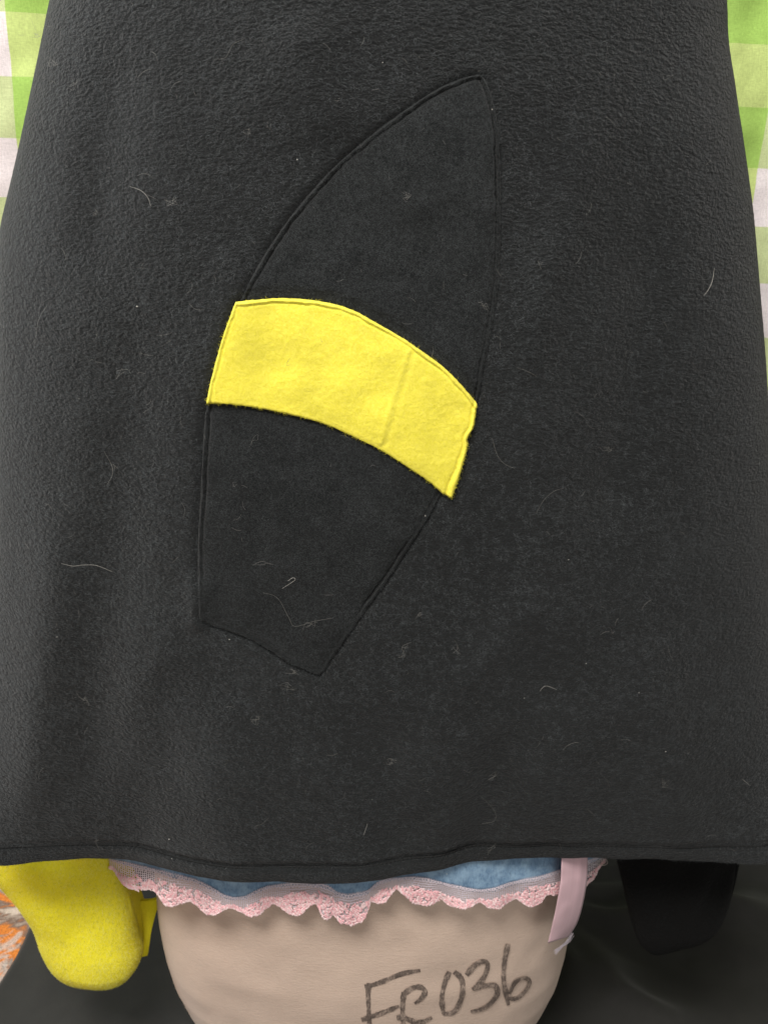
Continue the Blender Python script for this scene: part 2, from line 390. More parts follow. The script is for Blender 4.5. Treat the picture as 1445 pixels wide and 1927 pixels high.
# handwriting: pixel lists only give the stroke shapes, they are laid on the jersey
def Zp(l, x0=640, y0=1760, s=3.6125): return [(x0 + x / s, y0 + y / s) for x, y in l]
LETTERS = {
 'letter_f': [[(195, 325), (190, 400), (194, 500), (200, 640), (202, 700)], [(168, 352), (240, 332), (300, 310), (420, 262), (545, 238)], [(145, 575), (250, 540), (330, 510), (400, 480)]],
 'letter_r': [[(432, 385), (424, 480), (425, 560), (432, 690)], [(430, 402), (480, 362), (540, 350), (577, 378), (550, 430), (505, 462)], [(385, 560), (430, 556), (500, 585), (560, 588), (625, 556)]],
 'digit_zero': [[(742, 245), (718, 300), (698, 370), (690, 440), (702, 532)], [(775, 245), (822, 290), (832, 370), (815, 450), (770, 520), (698, 532)]],
 'digit_three': [[(858, 267), (910, 205), (965, 175), (1003, 190), (985, 265), (945, 325), (898, 367)], [(905, 362), (990, 338), (1055, 340), (1066, 400), (1010, 470), (950, 502), (888, 517)]],
 'digit_six': [[(1140, 55), (1116, 180), (1110, 290), (1124, 380), (1142, 470)], [(1140, 425), (1200, 424), (1258, 375), (1288, 312), (1250, 287), (1190, 315), (1150, 395)]],
}
lift = 0.0005
for name, strokes in LETTERS.items():
    vs, fs = [], []
    for st in strokes:
        c = catmull(Zp(st), 1.2); tg = np.gradient(c, axis=0); tg /= np.linalg.norm(tg, axis=1)[:, None]
        nrm = np.stack([-tg[:, 1], tg[:, 0]], -1); s = np.linspace(0, 1, len(c))
        hw = (4.6 + 0.9 * N1(s * 9 + len(vs), s * 0)) * (1 - 0.35 * smooth(0.75, 1, s)) * (0.85 + .15 * smooth(0, .08, s))
        if name == 'digit_six' and st[0][0] == 1140 and st[0][1] == 425: hw *= 0.85
        off = np.array([-1, -0.5, 0, 0.5, 1])
        jit = 0.5 * N2(np.arange(len(c)) * 0.7, np.zeros(len(c)))[:, None] * np.array([1, 0, 0, 0, -1])[None]
        pp = c[:, None, :] + nrm[:, None, :] * (hw[:, None] * off + jit)[..., None]
        lift += 0.00008
        q = on_surf(pp[..., 0], pp[..., 1], form_front, -0.11)
        q[..., 1] -= lift
        base = len(vs); vs += list(q.reshape(-1, 3) - np.array([FCX, 0, 0])); fs += list(grid_faces(len(c), 5) + base)
    mesh_obj(name, vs, fs, M_INK, dress)

# ------------------------------------------------------------------ black fleece garment
ZH = 0.332; ZT = 1.12; YS = 0.02
silL = [(100, -30), (95, 0), (60, 180), (35, 300), (0, 450)]
silR = [(1366, -30), (1368, 0), (1368, 90), (1378, 140), (1385, 200), (1400, 300), (1413, 400), (1420, 500), (1430, 650), (1437, 800), (1443, 950)]
YSIL = -0.012
qL = on_y([p[0] for p in silL], [p[1] for p in silL], np.full(len(silL), YSIL)); qR = on_y([p[0] for p in silR], [p[1] for p in silR], np.full(len(silR), YSIL))
def ext(q, xh):
    z = np.r_[ZH - 0.02, q[::-1, 2], ZT]; x = np.r_[xh, q[::-1, 0], q[0, 0] * 0.80]; return z, x
zL, xL = ext(qL, -0.352); zR, xR = ext(qR, 0.345)
GRC = np.linspace(ZH - 0.03, ZT, 200)
def smooth1d(v, k=9):
    p = np.pad(v, k, mode='edge'); return np.convolve(p, np.ones(2 * k + 1) / (2 * k + 1), 'valid')
XLs = smooth1d(np.interp(GRC, zL, xL), 5); XRs = smooth1d(np.interp(GRC, zR, xR), 3)
def sides(z): return np.interp(z, GRC, XLs), np.interp(z, GRC, XRs)
def yc(z): return np.interp(z, [ZH - 0.03, ZH, 0.45, 0.6, 0.75, 0.88, 0.95, 1.05, ZT], [-0.1405, -0.14, -0.136, -0.129, -0.124, -0.120, -0.115, -0.09, -0.04])
def nexp(z): return np.interp(z, [ZH, 0.55, 0.8, 0.95], [4.2, 3.4, 2.9, 2.7])
def base_y(x, z):
    l, r = sides(z); u = np.clip(np.abs((x - (l + r) / 2) / ((r - l) / 2)), 0, 0.9995); n = nexp(z)
    return YS - (YS - yc(z)) * (1 - u ** n) ** (1 / n), u
hem_px = [(-140, 1650), (0, 1629), (100, 1621), (180, 1617), (250, 1621), (330, 1641), (400, 1652), (500, 1659), (600, 1662), (700, 1657), (800, 1641), (870, 1627), (950, 1618), (1050, 1614), (1130, 1613), (1300, 1618), (1445, 1628), (1580, 1640)]
hq = on_z([p[0] for p in hem_px], [p[1] for p in hem_px], np.full(len(hem_px), ZH))
hc = catmull(hq[:, :2], 0.004)
def hem_corr(x):
    tgt = np.interp(x, hc[:, 0], hc[:, 1]); b, u = base_y(x, np.full(np.shape(x), ZH)); return (tgt - b) * (1 - smooth(0.86, 1.0, u))
def seg_ridge(x, z, p0, p1, wd, am):
    """a soft fold running between two garment points"""
    p0 = np.array(p0); p1 = np.array(p1); d = p1 - p0; L = np.linalg.norm(d); d = d / L
    rx, rz = x - p0[0], z - p0[1]; t = (rx * d[0] + rz * d[1]) / L; q = -rx * d[1] + rz * d[0]
    return am * np.exp(-(q / wd) ** 2) * smooth(-0.15, 0.2, t) * (1 - smooth(0.8, 1.15, t))
def gp(px, py):
    p = on_y(np.array([px]), np.array([py]), np.array([-0.125]))[0]; return (p[0], p[2])
FOLDS = [((1130, 230), (980, 720), 0.016, 0.0035), ((1250, 420), (1150, 1000), 0.020, -0.0040), ((1010, 700), (1060, 1250), 0.022, 0.0030),
         ((240, 700), (170, 1500), 0.025, -0.0040), ((90, 1000), (30, 1550), 0.022, 0.0040), ((330, 1250), (250, 1620), 0.020, -0.0020), ((420, 1300), (440, 1640), 0.024, 0.0016),
         ((700, 1330), (780, 1640), 0.020, -0.0030), ((960, 1380), (880, 1640), 0.018, -0.0045), ((1230, 1250), (1290, 1620), 0.024, 0.0035), ((1010, 1120), (860, 1300), 0.014, 0.0025),
         ((200, 60), (150, 500), 0.020, -0.0030), ((560, 40), (620, 260), 0.022, 0.0025), ((380, 1090), (372, 1180), 0.008, 0.002),
         ((480, 500), (380, 760), 0.025, 0.002), ((800, 400), (790, 640), 0.03, -0.002)]
FG = [(gp(*a), gp(*b), wd, am) for a, b, wd, am in FOLDS]
def fold(x, z):
    f = 0.0022 * N1(x * 7 + 11, z * 5) + 0.0016 * N2(x * 17, z * 12) + 0.0006 * N3(x * 45, z * 40)
    for a, b, wd, am in FG: f = f - 1.5 * seg_ridge(x, z, a, b, wd, am)
    return f
def disp(x, z, u):
    k = np.exp(-np.clip(z - ZH, 0, 9) / 0.10)
    return k * hem_corr(x) + fold(x, z) * (1 - u ** 8)
def G(x, z):
    b, u = base_y(x, z); return b + disp(x, z, u)
def Gn(x, z, h=0.0015):
    gx = (G(x + h, z) - G(x - h, z)) / (2 * h); gz = (G(x, z + h) - G(x, z - h)) / (2 * h)
    n = np.stack([gx, -np.ones_like(gx), gz], -1); return n / np.linalg.norm(n, axis=-1)[..., None]
garment = thing('fleece_garment', 'black fleece garment with a yellow banded pointed patch, draped over the dress form', 'garment', (0, 0, ZH))
OFF = np.array([0, 0, ZH])
# outlines of the sewn patch
UP_L = [(443, 568), (455, 558), (490, 490), (550, 402), (620, 322), (700, 252), (760, 207), (830, 162), (880, 143), (905, 139)]
UP_R = [(912, 147), (925, 178), (938, 240), (943, 330), (943, 450), (938, 540), (928, 605), (914, 680), (900, 755)]
B_T = [(443, 568), (500, 561), (560, 561), (620, 569), (665, 583), (720, 613), (780, 650), (830, 686), (870, 725), (898, 760)]
B_R = [(898, 760), (894, 790), (890, 806), (880, 824), (881, 836), (876, 858), (866, 893), (851, 937)]
B_B = [(388, 758), (450, 763), (520, 775), (600, 795), (660, 820), (720, 850), (770, 882), (810, 910), (833, 930)]
B_L = [(388, 758), (400, 703), (420, 632), (443, 568)]
LO_R = [(833, 930), (800, 985), (740, 1078), (690, 1147), (640, 1220), (606, 1269)]
LO_B = [(600, 1273), (540, 1248), (490, 1216), (440, 1194), (376, 1170)]
LO_L = [(374, 1165), (371, 1080), (372, 1000), (378, 900), (383, 800), (388, 758)]
def dpoly(p, poly, closed=True):
    a = poly; b = np.roll(poly, -1, 0) if closed else poly[1:]
    if not closed: a = poly[:-1]
    best = np.full(len(p), 1e9)
    for i in range(0, len(p), 4000):
        q = p[i:i + 4000, None, :]; d = b - a; t = np.clip(((q - a) * d).sum(-1) / ((d * d).sum(-1) + 1e-9), 0, 1)
        best[i:i + 4000] = np.sqrt((((a + t[..., None] * d) - q) ** 2).sum(-1)).min(1)
    return best
def inside(p, poly):
    x, y = p[:, 0], p[:, 1]; r = np.zeros(len(p), bool); a = poly; b = np.roll(poly, -1, 0)
    for (x1, y1), (x2, y2) in zip(a, b):
        if y1 == y2: continue
        c = ((y1 > y) != (y2 > y)) & (x < (x2 - x1) * (y - y1) / (y2 - y1) + x1); r ^= c
    return r
EAR = np.vstack([catmull(e_, 4)[:-1] for e_ in (UP_L, UP_R, B_R, LO_R, LO_B, LO_L, B_L)])
def ring(z, n, inset=0.0):
    l, r = sides(np.array([z])); l, r = l[0] + inset, r[0] - inset; ne = float(nexp(z)); t = np.linspace(0, 2 * math.pi, 3000)
    x = (l + r) / 2 + (r - l) / 2 * np.sign(np.cos(t)) * np.abs(np.cos(t)) ** (2 / ne)
    dep = YS - float(yc(z)) - inset
    y = YS + dep * np.sign(np.sin(t)) * np.abs(np.sin(t)) ** (2 / ne)
    p = loop_resample(np.stack([x, y], -1), n + 1)[:-1]
    u = np.clip(np.abs((p[:, 0] - (l + r) / 2) / ((r - l) / 2)), 0, 0.9995)
    d = disp(p[:, 0], np.full(n, z), u)
    fr = smooth(0.0, -0.05, p[:, 1] - YS); bk = smooth(0.0, 0.05, p[:, 1] - YS)
    p[:, 1] += d * fr - 0.6 * d * bk
    # the patch is stitched down: the cloth under it is pulled in along the sewing line
    q = np.c_[p, np.full(n, z)] - CAM; zc_ = q[:, 1] * CP - q[:, 2] * SP
    uvp = np.c_[722.5 + FPX * q[:, 0] / zc_, 963.5 - FPX * (q[:, 1] * SP + q[:, 2] * CP) / zc_]
    m = (p[:, 1] < YS - 0.06) & (uvp[:, 0] > 340) & (uvp[:, 0] < 970) & (uvp[:, 1] > 110) & (uvp[:, 1] < 1300)
    if m.any():
        i = np.where(m)[0]; dd = dpoly(uvp[i], EAR); ins = inside(uvp[i], EAR)
        p[i, 1] += np.where(ins, 0.0016 + 0.0026 * smooth(0, 7, dd), 0.0016 * np.exp(-(dd / 6) ** 2))
    return p
NR = 640
ZHB = ZH + 0.0145      # where the hem is stitched down
rows = np.r_[ZHB - 0.010, ZHB - 0.004, np.arange(ZHB, 1.0, 0.0022), np.linspace(1.0, ZT, 30)]
pts = []
for z in rows:
    p = ring(z, NR); off = -0.0024 * math.exp(-((z - ZHB - 0.001) / 0.0020) ** 2) + 0.0008 * math.exp(-((z - ZHB - 0.006) / 0.003) ** 2) + (-0.0025 if z < ZHB - .003 else 0)
    c = np.array([0, YS]); d = p - c; d /= np.linalg.norm(d, axis=1)[:, None]
    p = p + d * off; pts.append(np.c_[p, np.full(NR, z)])
# close over the shoulders
top = pts[-1]
for s_, dz in ((0.8, 0.012), (0.5, 0.022), (0.2, 0.028)):
    q = top.copy(); q[:, :2] = (q[:, :2] - [0, YS]) * s_ + [0, YS]; q[:, 2] += dz; pts.append(q)
V = np.array(pts); mesh_obj('body', V.reshape(-1, 3) - OFF, grid_faces(len(pts), NR, True), M_BLACK, garment)
# hem: a turned-up band, rolled at its lower edge
prof = [(0.0000, -0.0012), (-0.0010, 0.0012), (-0.0030, 0.0023), (-0.0060, 0.0026), (-0.0095, 0.0024), (-0.0125, 0.0018), (-0.0145, 0.0006), (-0.0152, -0.0012), (-0.0142, -0.0030), (-0.0100, -0.0042), (-0.0040, -0.0042), (0.004, -0.0040)]
hp = []
for dz, off in prof:
    z = ZHB + dz; p = ring(max(z, ZH - 0.005), NR); d = p - np.array([0, YS]); d /= np.linalg.norm(d, axis=1)[:, None]
    s = np.arange(NR); wv = 0.0004 * N4(s * 0.21, np.full(NR, dz * 200)) + 0.0004 * N2(s * 0.07, np.zeros(NR))
    zz_ = z + 0.0007 * N3(s * 0.12, np.zeros(NR)) * (1 if dz > -0.012 else 1.2)
    hp.append(np.c_[p + d * (off + wv)[:, None], zz_])
hem = mesh_obj('hem', np.array(hp).reshape(-1, 3) - OFF, grid_faces(len(hp), NR, True)[:, ::-1], M_BLACK, garment)
# stitches sunk in the hem line
def stitches(name, P, N, mat, parent, off, length=0.0026, gap=0.0010, wd=0.0007, lift=0.0002):
    s = np.r_[0, np.cumsum(np.linalg.norm(np.diff(P, axis=0), axis=1))]; vs, fs = [], []
    q = 0.0
    while q + length < s[-1]:
        a = np.array([np.interp(q, s, P[:, k]) for k in range(3)]); b = np.array([np.interp(q + length, s, P[:, k]) for k in range(3)])
        n = np.array([np.interp(q + length / 2, s, N[:, k]) for k in range(3)]); d = (b - a) / (np.linalg.norm(b - a) + 1e-9); sd = np.cross(d, n)
        m = (a + b) / 2 + n * (lift + wd * 0.5); base = len(vs)
        for c, k in ((a, .5), (m, 1), (b, .5)):
            for x_, h_ in ((-1, -0.3), (0, .7), (1, -0.3)): vs.append(c + sd * x_ * wd * .5 * k + n * h_ * wd * k)
        for r_ in range(2):
            for c_ in range(2):
                i = base + r_ * 3 + c_; fs.append((i, i + 1, i + 4, i + 3))
        q += length + gap
    o = mesh_obj(name, np.array(vs) - off, fs, mat, parent); o['kind'] = 'stuff'; return o
hx = np.linspace(-0.32, 0.32, 700); hz = np.full(700, ZHB - 0.0002)
stitches('hem_stitching', np.stack([hx, G(hx, hz), hz], -1), Gn(hx, hz), M_THREAD, garment, OFF, length=0.0030, gap=0.0004, wd=0.0012, lift=-0.0006)

# appliqué patch: three sewn pieces
rev = lambda l: l[::-1]
def sewn_piece(name, sides_px, mat, parent, height, fine=2.6, coarse=6.0):
    poly = np.vstack([catmull(s, 2.6)[:-1] if i < 99 else s for i, s in enumerate(sides_px)])
    keep = [0]
    for i in range(1, len(poly)):
        if np.linalg.norm(poly[i] - poly[keep[-1]]) > 1.2: keep.append(i)
    poly = poly[keep]
    poly = poly + 0.35 * np.stack([N1(np.arange(len(poly)) * .5, np.zeros(len(poly))), N2(np.arange(len(poly)) * .5, np.zeros(len(poly)))], -1)
    lo, hi = poly.min(0), poly.max(0)
    def lat(st):
        gx, gy = np.meshgrid(np.arange(lo[0], hi[0], st), np.arange(lo[1], hi[1], st * .87)); gx[1::2] += st / 2
        q = np.stack([gx, gy], -1).reshape(-1, 2); q = q[inside(q, poly)]; return q, dpoly(q, poly)
    qf, df = lat(fine); qc, dc = lat(coarse)
    q = np.vstack([qf[(df > 1.4) & (df < 20)], qc[dc >= 20]])
    allp = [Vector(v) for v in np.vstack([poly, q])]; n = len(poly)
    vs, _, fs, *_ = delaunay_2d_cdt(allp, [(i, (i + 1) % n) for i in range(n)], [], 1, 1e-5)
    uvp = np.array([tuple(v) for v in vs]); d = dpoly(uvp, poly)
    p = on_surf(uvp[:, 0], uvp[:, 1], G, -0.125); nn = Gn(p[:, 0], p[:, 2])
    p = p + nn * height(uvp, d)[:, None]
    return mesh_obj(name, p - OFF, [tuple(f)[::-1] for f in fs], mat, parent)
def h_panel(uv, d):
    # only the outer edges are turned and sewn; the edges under the yellow band stay flat
    x, y = uv[:, 0], uv[:, 1]; v = np.clip(0.5 + 0.9 * N3(x / 70, y / 70), 0.05, 1.3); v = v - 0.9 * v * smooth(1080, 1130, y) * smooth(640, 560, x); d = np.minimum(dpoly(uv, catmull(UP_L + UP_R, 4), False), dpoly(uv, catmull(LO_R + LO_B + LO_L, 4), False)); d = d + 1.8 * N1(x / 19, y / 19) * smooth(0, 3, d)
    return 0.001 * (-2.0 + 2.8 * smooth(0, 3.5, d) + 0.55 * v * np.exp(-((d - 4.2) / 2.6) ** 2) - (0.5 + 2.2 * v + 0.5 * smooth(1130, 1080, y) + 1.0 * smooth(870, 890, x) * smooth(170, 260, y)) * np.exp(-((d - 9.5) / 2.2) ** 2) + 0.5 * smooth(12, 24, d)) - 0.0012 * smooth(26, 10, np.minimum(dpoly(uv, catmull(B_T, 4), False), dpoly(uv, catmull(B_B, 4), False))) + 0.0006 * N1(x / 38, y / 38) * smooth(8, 30, d) + 0.0005 * smooth(12, 70, d)
up = sewn_piece('patch_tip', [UP_L, UP_R, [(900, 755), (893, 772)], rev([(x - 4, y + 12) for x, y in B_T[1:-1]]), [(448, 580), (443, 568)]], M_PANEL, garment, h_panel)
up['label'] = 'smooth black fleece point of the patch above the yellow band'
lo_ = sewn_piece('patch_base', [[(388, 758), (392, 746)], [(x + 3, y - 11) for x, y in B_B[1:-1]], [(838, 921), (833, 930)], LO_R, LO_B, LO_L], M_PANEL, garment, h_panel)
lo_['label'] = 'smooth black fleece base of the patch below the yellow band'
bt, bl, br, bb = (catmull(c, 2.5) for c in (B_T, B_L, B_R, B_B)); sm = np.array([(768, 660), (745, 735), (716, 832)], float)
def h_band(uv, d):
    x, y = uv[:, 0], uv[:, 1]
    dt = np.minimum(dpoly(uv, bt, False), dpoly(uv, bl, False)); dr = dpoly(uv, br, False); db = dpoly(uv, bb, False)
    dt = dt + 1.6 * N3(x / 16, y / 16); dr = dr + 1.5 * N4(x / 14, y / 14)
    h = -0.0004 + 0.0036 * smooth(0, 4, d)
    h = h + 0.0009 * np.exp(-((dt - 4) / 3) ** 2) - (0.0007 + 0.0007 * np.clip(0.5 + N2(x / 40, y / 40), 0, 1)) * np.exp(-((dt - 8.5) / 1.9) ** 2)
    wr = 7 + 9 * smooth(800, 930, y)
    h = h + 0.0010 * np.exp(-((dr - wr * .45) / (wr * .35)) ** 2) - 0.0013 * np.exp(-((dr - wr - 1.5) / 2) ** 2)
    h = h - 0.0004 * np.exp(-((db - 6) / 3) ** 2) * smooth(560, 640, x)
    ds = dpoly(uv, sm, False); h = h + (0.0006 * np.exp(-(ds / 4) ** 2) - 0.0006 * np.exp(-((ds - 9) / 5) ** 2) * (x > 742 - (y - 735) * .3)) * smooth(6, 16, d)
    h = h + (0.0008 * N1(x / 60, y / 52) + 0.00016 * N2(x / 15, y / 14)) * smooth(10, 34, d) + 0.0006 * N3(x / 26, y / 24) * smooth(780, 850, x) * smooth(10, 30, d)
    return h
band = sewn_piece('yellow_band', [B_T, B_R, [(851, 937), (842, 934), (833, 930)], rev(B_B), B_L], M_YEL, garment, h_band)
band['label'] = 'bright yellow fleece band stitched across the black patch'
def stitch_px(name, line, side, mat, parent, lift, off):
    c = catmull(line, 2.0); tg = np.gradient(c, axis=0); tg /= np.linalg.norm(tg, axis=1)[:, None]
    c = c + np.stack([-tg[:, 1], tg[:, 0]], -1) * side
    P = on_surf(c[:, 0], c[:, 1], G, -0.125); n = Gn(P[:, 0], P[:, 2])
    return stitches(name, P + n * lift, n, mat, parent, OFF, length=0.0024, gap=0.0012, wd=0.0005)
for part_, lines_ in ((up, (UP_L, UP_R)), (lo_, (LO_R, LO_B, LO_L))):
    for l_ in lines_: stitch_px('seam_stitching', l_, 9.3, M_THREAD, part_, -0.0006, OFF)
stitch_px('band_stitching', B_T, 8.5, M_YTHREAD, band, 0.0011, OFF)
stitch_px('band_stitching', B_L, 8.5, M_YTHREAD, band, 0.0011, OFF)

def band_fuzz(k=16000):
    x = rng.uniform(385, 900, k); y = rng.uniform(555, 940, k); q = np.stack([x, y], -1)
    poly = np.vstack([catmull(B_T, 3), catmull(B_R, 3), catmull(rev(B_B), 3), catmull(B_L, 3)]); q = q[inside(q, poly)]; d = dpoly(q, poly)
    P = on_surf(q[:, 0], q[:, 1], G, -0.125); n = Gn(P[:, 0], P[:, 2]); P = P + n * (h_band(q, d)[:, None])
    t = rng.normal(0, 1, P.shape); t -= n * np.sum(t * n, 1)[:, None]; t /= np.linalg.norm(t, axis=1)[:, None]
    o = fibres('nap', P - OFF, t, n * rng.uniform(.1, .6, len(P))[:, None], rng.uniform(.0008, .0022, len(P)), 0.00013, 1.0, M_FIBY, band); o['kind'] = 'stuff'
band_fuzz()
def panel_fuzz(edge, part, k):
    poly = np.vstack([catmull(e, 3) for e in edge]); lo, hi = poly.min(0), poly.max(0)
    q = np.stack([rng.uniform(lo[0], hi[0], k), rng.uniform(lo[1], hi[1], k)], -1); q = q[inside(q, poly)]
    bp = np.vstack([catmull(B_T, 3), catmull(B_R, 3), catmull(rev(B_B), 3), catmull(B_L, 3)]); q = q[~inside(q, bp)]; q = q[dpoly(q, bp) > 4]
    q = q[rng.uniform(-1.2, 1.0, len(q)) < 0.8 * N1(q[:, 0] / 3.6, q[:, 1] / 3.2) + .5 * N2(q[:, 0] / 33, q[:, 1] / 27)]
    P = on_surf(q[:, 0], q[:, 1], G, -0.125); n = Gn(P[:, 0], P[:, 2]); P = P + n * (h_panel(q, dpoly(q, poly))[:, None])
    t = rng.normal(0, 1, P.shape) * np.array([1, 1, .7]); t -= n * np.sum(t * n, 1)[:, None]; t /= np.linalg.norm(t, axis=1)[:, None]
    o = fibres('nap', P - OFF, t, n * rng.uniform(.05, .5, len(P))[:, None], rng.uniform(.0007, .0022, len(P)), 0.00013, 1.2, M_FIBP, part); o['kind'] = 'stuff'
panel_fuzz([UP_L, UP_R, rev(B_T)], up, 70000)
panel_fuzz([B_B, LO_R, LO_B, LO_L], lo_, 55000)
# nap: short fibres standing out of the fleece
def band_fuzz(k=16000):
    x = rng.uniform(385, 900, k); y = rng.uniform(555, 940, k); q = np.stack([x, y], -1)
    poly = np.vstack([catmull(B_T, 3), catmull(B_R, 3), catmull(rev(B_B), 3), catmull(B_L, 3)]); q = q[inside(q, poly)]; d = dpoly(q, poly)
    P = on_surf(q[:, 0], q[:, 1], G, -0.125); n = Gn(P[:, 0], P[:, 2]); P = P + n * (h_band(q, d)[:, None])
    t = rng.normal(0, 1, P.shape); t -= n * np.sum(t * n, 1)[:, None]; t /= np.linalg.norm(t, axis=1)[:, None]
    o = fibres('nap', P - OFF, t, n * rng.uniform(.1, .6, len(P))[:, None], rng.uniform(.0008, .0022, len(P)), 0.00013, 1.0, M_FIBY, band); o['kind'] = 'stuff'
band_fuzz()
def panel_fuzz(edge, part, k):
    poly = np.vstack([catmull(e, 3) for e in edge]); lo, hi = poly.min(0), poly.max(0)
    q = np.stack([rng.uniform(lo[0], hi[0], k), rng.uniform(lo[1], hi[1], k)], -1); q = q[inside(q, poly)]
    bp = np.vstack([catmull(B_T, 3), catmull(B_R, 3), catmull(rev(B_B), 3), catmull(B_L, 3)]); q = q[~inside(q, bp)]; q = q[dpoly(q, bp) > 4]
    q = q[rng.uniform(-1.2, 1.0, len(q)) < 0.8 * N1(q[:, 0] / 3.6, q[:, 1] / 3.2) + .5 * N2(q[:, 0] / 33, q[:, 1] / 27)]
    P = on_surf(q[:, 0], q[:, 1], G, -0.125); n = Gn(P[:, 0], P[:, 2]); P = P + n * (h_panel(q, dpoly(q, poly))[:, None])
    t = rng.normal(0, 1, P.shape) * np.array([1, 1, .7]); t -= n * np.sum(t * n, 1)[:, None]; t /= np.linalg.norm(t, axis=1)[:, None]
    o = fibres('nap', P - OFF, t, n * rng.uniform(.05, .5, len(P))[:, None], rng.uniform(.0007, .0022, len(P)), 0.00013, 1.2, M_FIBP, part); o['kind'] = 'stuff'
panel_fuzz([UP_L, UP_R, rev(B_T)], up, 70000)
panel_fuzz([B_B, LO_R, LO_B, LO_L], lo_, 55000)
# nap: short fibres standing out of the fleece
def nap(name, k, mat, parent, zr, xr, lmin, lmax, wd, lift, mask=None, off=OFF, hgt=0.0):
    x = rng.uniform(*xr, k); z = rng.uniform(*zr, k); l, r = sides(z); u = np.abs((x - (l + r) / 2) / ((r - l) / 2)); ok = u < 0.975
    cl = 1.2 * N1(x * 270, z * 350) + 0.9 * N2(x * 150, z * 210) + 0.6 * N3(x * 30, z * 30); ok &= rng.uniform(-0.7, 1.0, k) < cl
    x, z = x[ok], z[ok]
    P = np.stack([x, G(x, z), z], -1); n = Gn(x, z)
    d = rng.normal(0, 1, (len(x), 3)) * np.array([1.0, 1, 0.7]); d -= n * np.sum(d * n, 1)[:, None]; d /= np.linalg.norm(d, axis=1)[:, None]
    o = fibres(name, P + n * hgt - off, d, n * rng.uniform(0.05, lift, len(x))[:, None], rng.uniform(lmin, lmax, len(x)), wd, 1.2, mat, parent, 2)
    o['kind'] = 'stuff'; return o
def mesh_nap(Vb, k, mat, rare):
    nr = int(np.searchsorted(rows, 0.99)); i = rng.integers(0, nr, k); j = rng.integers(0, NR, k); f = rng.uniform(0, 1, (k, 1)); g = rng.uniform(0, 1, (k, 1))
    P, Pa, Pb = Vb[i, j], Vb[i + 1, j], Vb[i, (j + 1) % NR]; n = np.cross(Pb - P, Pa - P); n /= np.linalg.norm(n, axis=1)[:, None] + 1e-9
    n *= np.sign((n * (P - np.array([0, YS, 0])) * [1, 1, 0]).sum(1))[:, None]
    P = P + (Pa - P) * f + (Pb - P) * g; sj = (j + g[:, 0]) * 0.0032; zz_ = P[:, 2]
    cl = 1.3 * N1(sj * 330, zz_ * 470) + 0.55 * N2(sj * 190, zz_ * 300) + 0.25 * N3(sj * 30, zz_ * 30)
    ok = (P[:, 1] < YS + 0.01) & (rng.uniform(0, 1, k) < np.clip(1.1 - 0.8 * (zz_ - ZH) / 0.65, 0.35, 1)) & (rng.uniform(-0.75, 1.0, k) + (1 - rare) * 1.6 < cl); P, n = P[ok], n[ok]
    d = rng.normal(0, 1, P.shape) * np.array([1, 1, 0.7]); d -= n * np.sum(d * n, 1)[:, None]; d /= np.linalg.norm(d, axis=1)[:, None]
    o = fibres('nap', P - OFF, d, n * rng.uniform(0.05, 0.6, len(P))[:, None], rng.uniform(0.0009, 0.0030, len(P)), 0.00014 * (0.6 + 0.4 * rare), 1.2, mat, garment, 2); o['kind'] = 'stuff'
mesh_nap(V, 1000000, M_FIB, 1.0)
mesh_nap(V, 300000, M_FIBL, 0.75)

# ------------------------------------------------------------------ hanging flaps under the hem
def pouch(name, rows_px, ymid, half, mat, parent, loc, nseg=120, wav=None, n=2.0):
    rows_px = np.array(rows_px, float); py = np.linspace(rows_px[0, 0], rows_px[-1, 0], 140)
    # crowd the rows toward the rounded tip
    t = np.linspace(0, 1, 140); py = rows_px[0, 0] + (rows_px[-1, 0] - rows_px[0, 0]) * (1 - (1 - t) ** 1.8)
    L = np.interp(py, rows_px[:, 0], rows_px[:, 1]); R = np.interp(py, rows_px[:, 0], rows_px[:, 2])
    L = smooth1d(L, 3); R = smooth1d(R, 3)
    ql = on_y(L, py, np.full(140, ymid)); qr = on_y(R, py, np.full(140, ymid))
    zc = on_y((L + R) / 2, py, ymid - 0.6 * half * smooth(0.3, 1.0, t))[:, 2]
    th = np.linspace(0, 2 * math.pi, nseg, endpoint=False); V = []
    for i in range(140):
        c = (ql[i] + qr[i]) / 2; a = (qr[i, 0] - ql[i, 0]) / 2; tt = i / 139
        b = half * min(1, (max(a, 0) / 0.045)) ** 0.7 * (0.6 + 0.4 * smooth(0, 0.5, tt))
        x = c[0] + a * np.sign(np.cos(th)) * np.abs(np.cos(th)) ** (2 / n); y = c[1] + b * np.sign(np.sin(th)) * np.abs(np.sin(th)) ** (2 / n)
        z = np.full(nseg, zc[i])
        if wav is not None: y = y + wav(x, z) * (np.sin(th) < 0.3)
        V.append(np.stack([x, y, z], -1))
    V = np.array(V); 
    return mesh_obj(name, V.reshape(-1, 3) - loc, grid_faces(140, nseg, True), mat, parent), V
yl = np.array(on_y(np.array([180.]), np.array([1640.]), np.array([-0.075]))[0])
yflap = thing('yellow_flap', 'bright yellow plush flap hanging under the hem left of the dress form', 'fleece flap', yl)
YR = [(1585, -75, 200), (1600, -70, 206), (1625, -45, 220), (1645, -18, 229), (1660, 2, 236), (1680, 17, 243), (1700, 34, 248), (1715, 47, 251), (1730, 58, 254), (1745, 65, 257), (1760, 70, 260), (1775, 74, 265), (1790, 78, 269), (1810, 87, 268), (1825, 96, 262), (1838, 106, 254), (1848, 117, 243), (1855, 130, 228), (1860, 148, 210), (1863, 172, 190)]
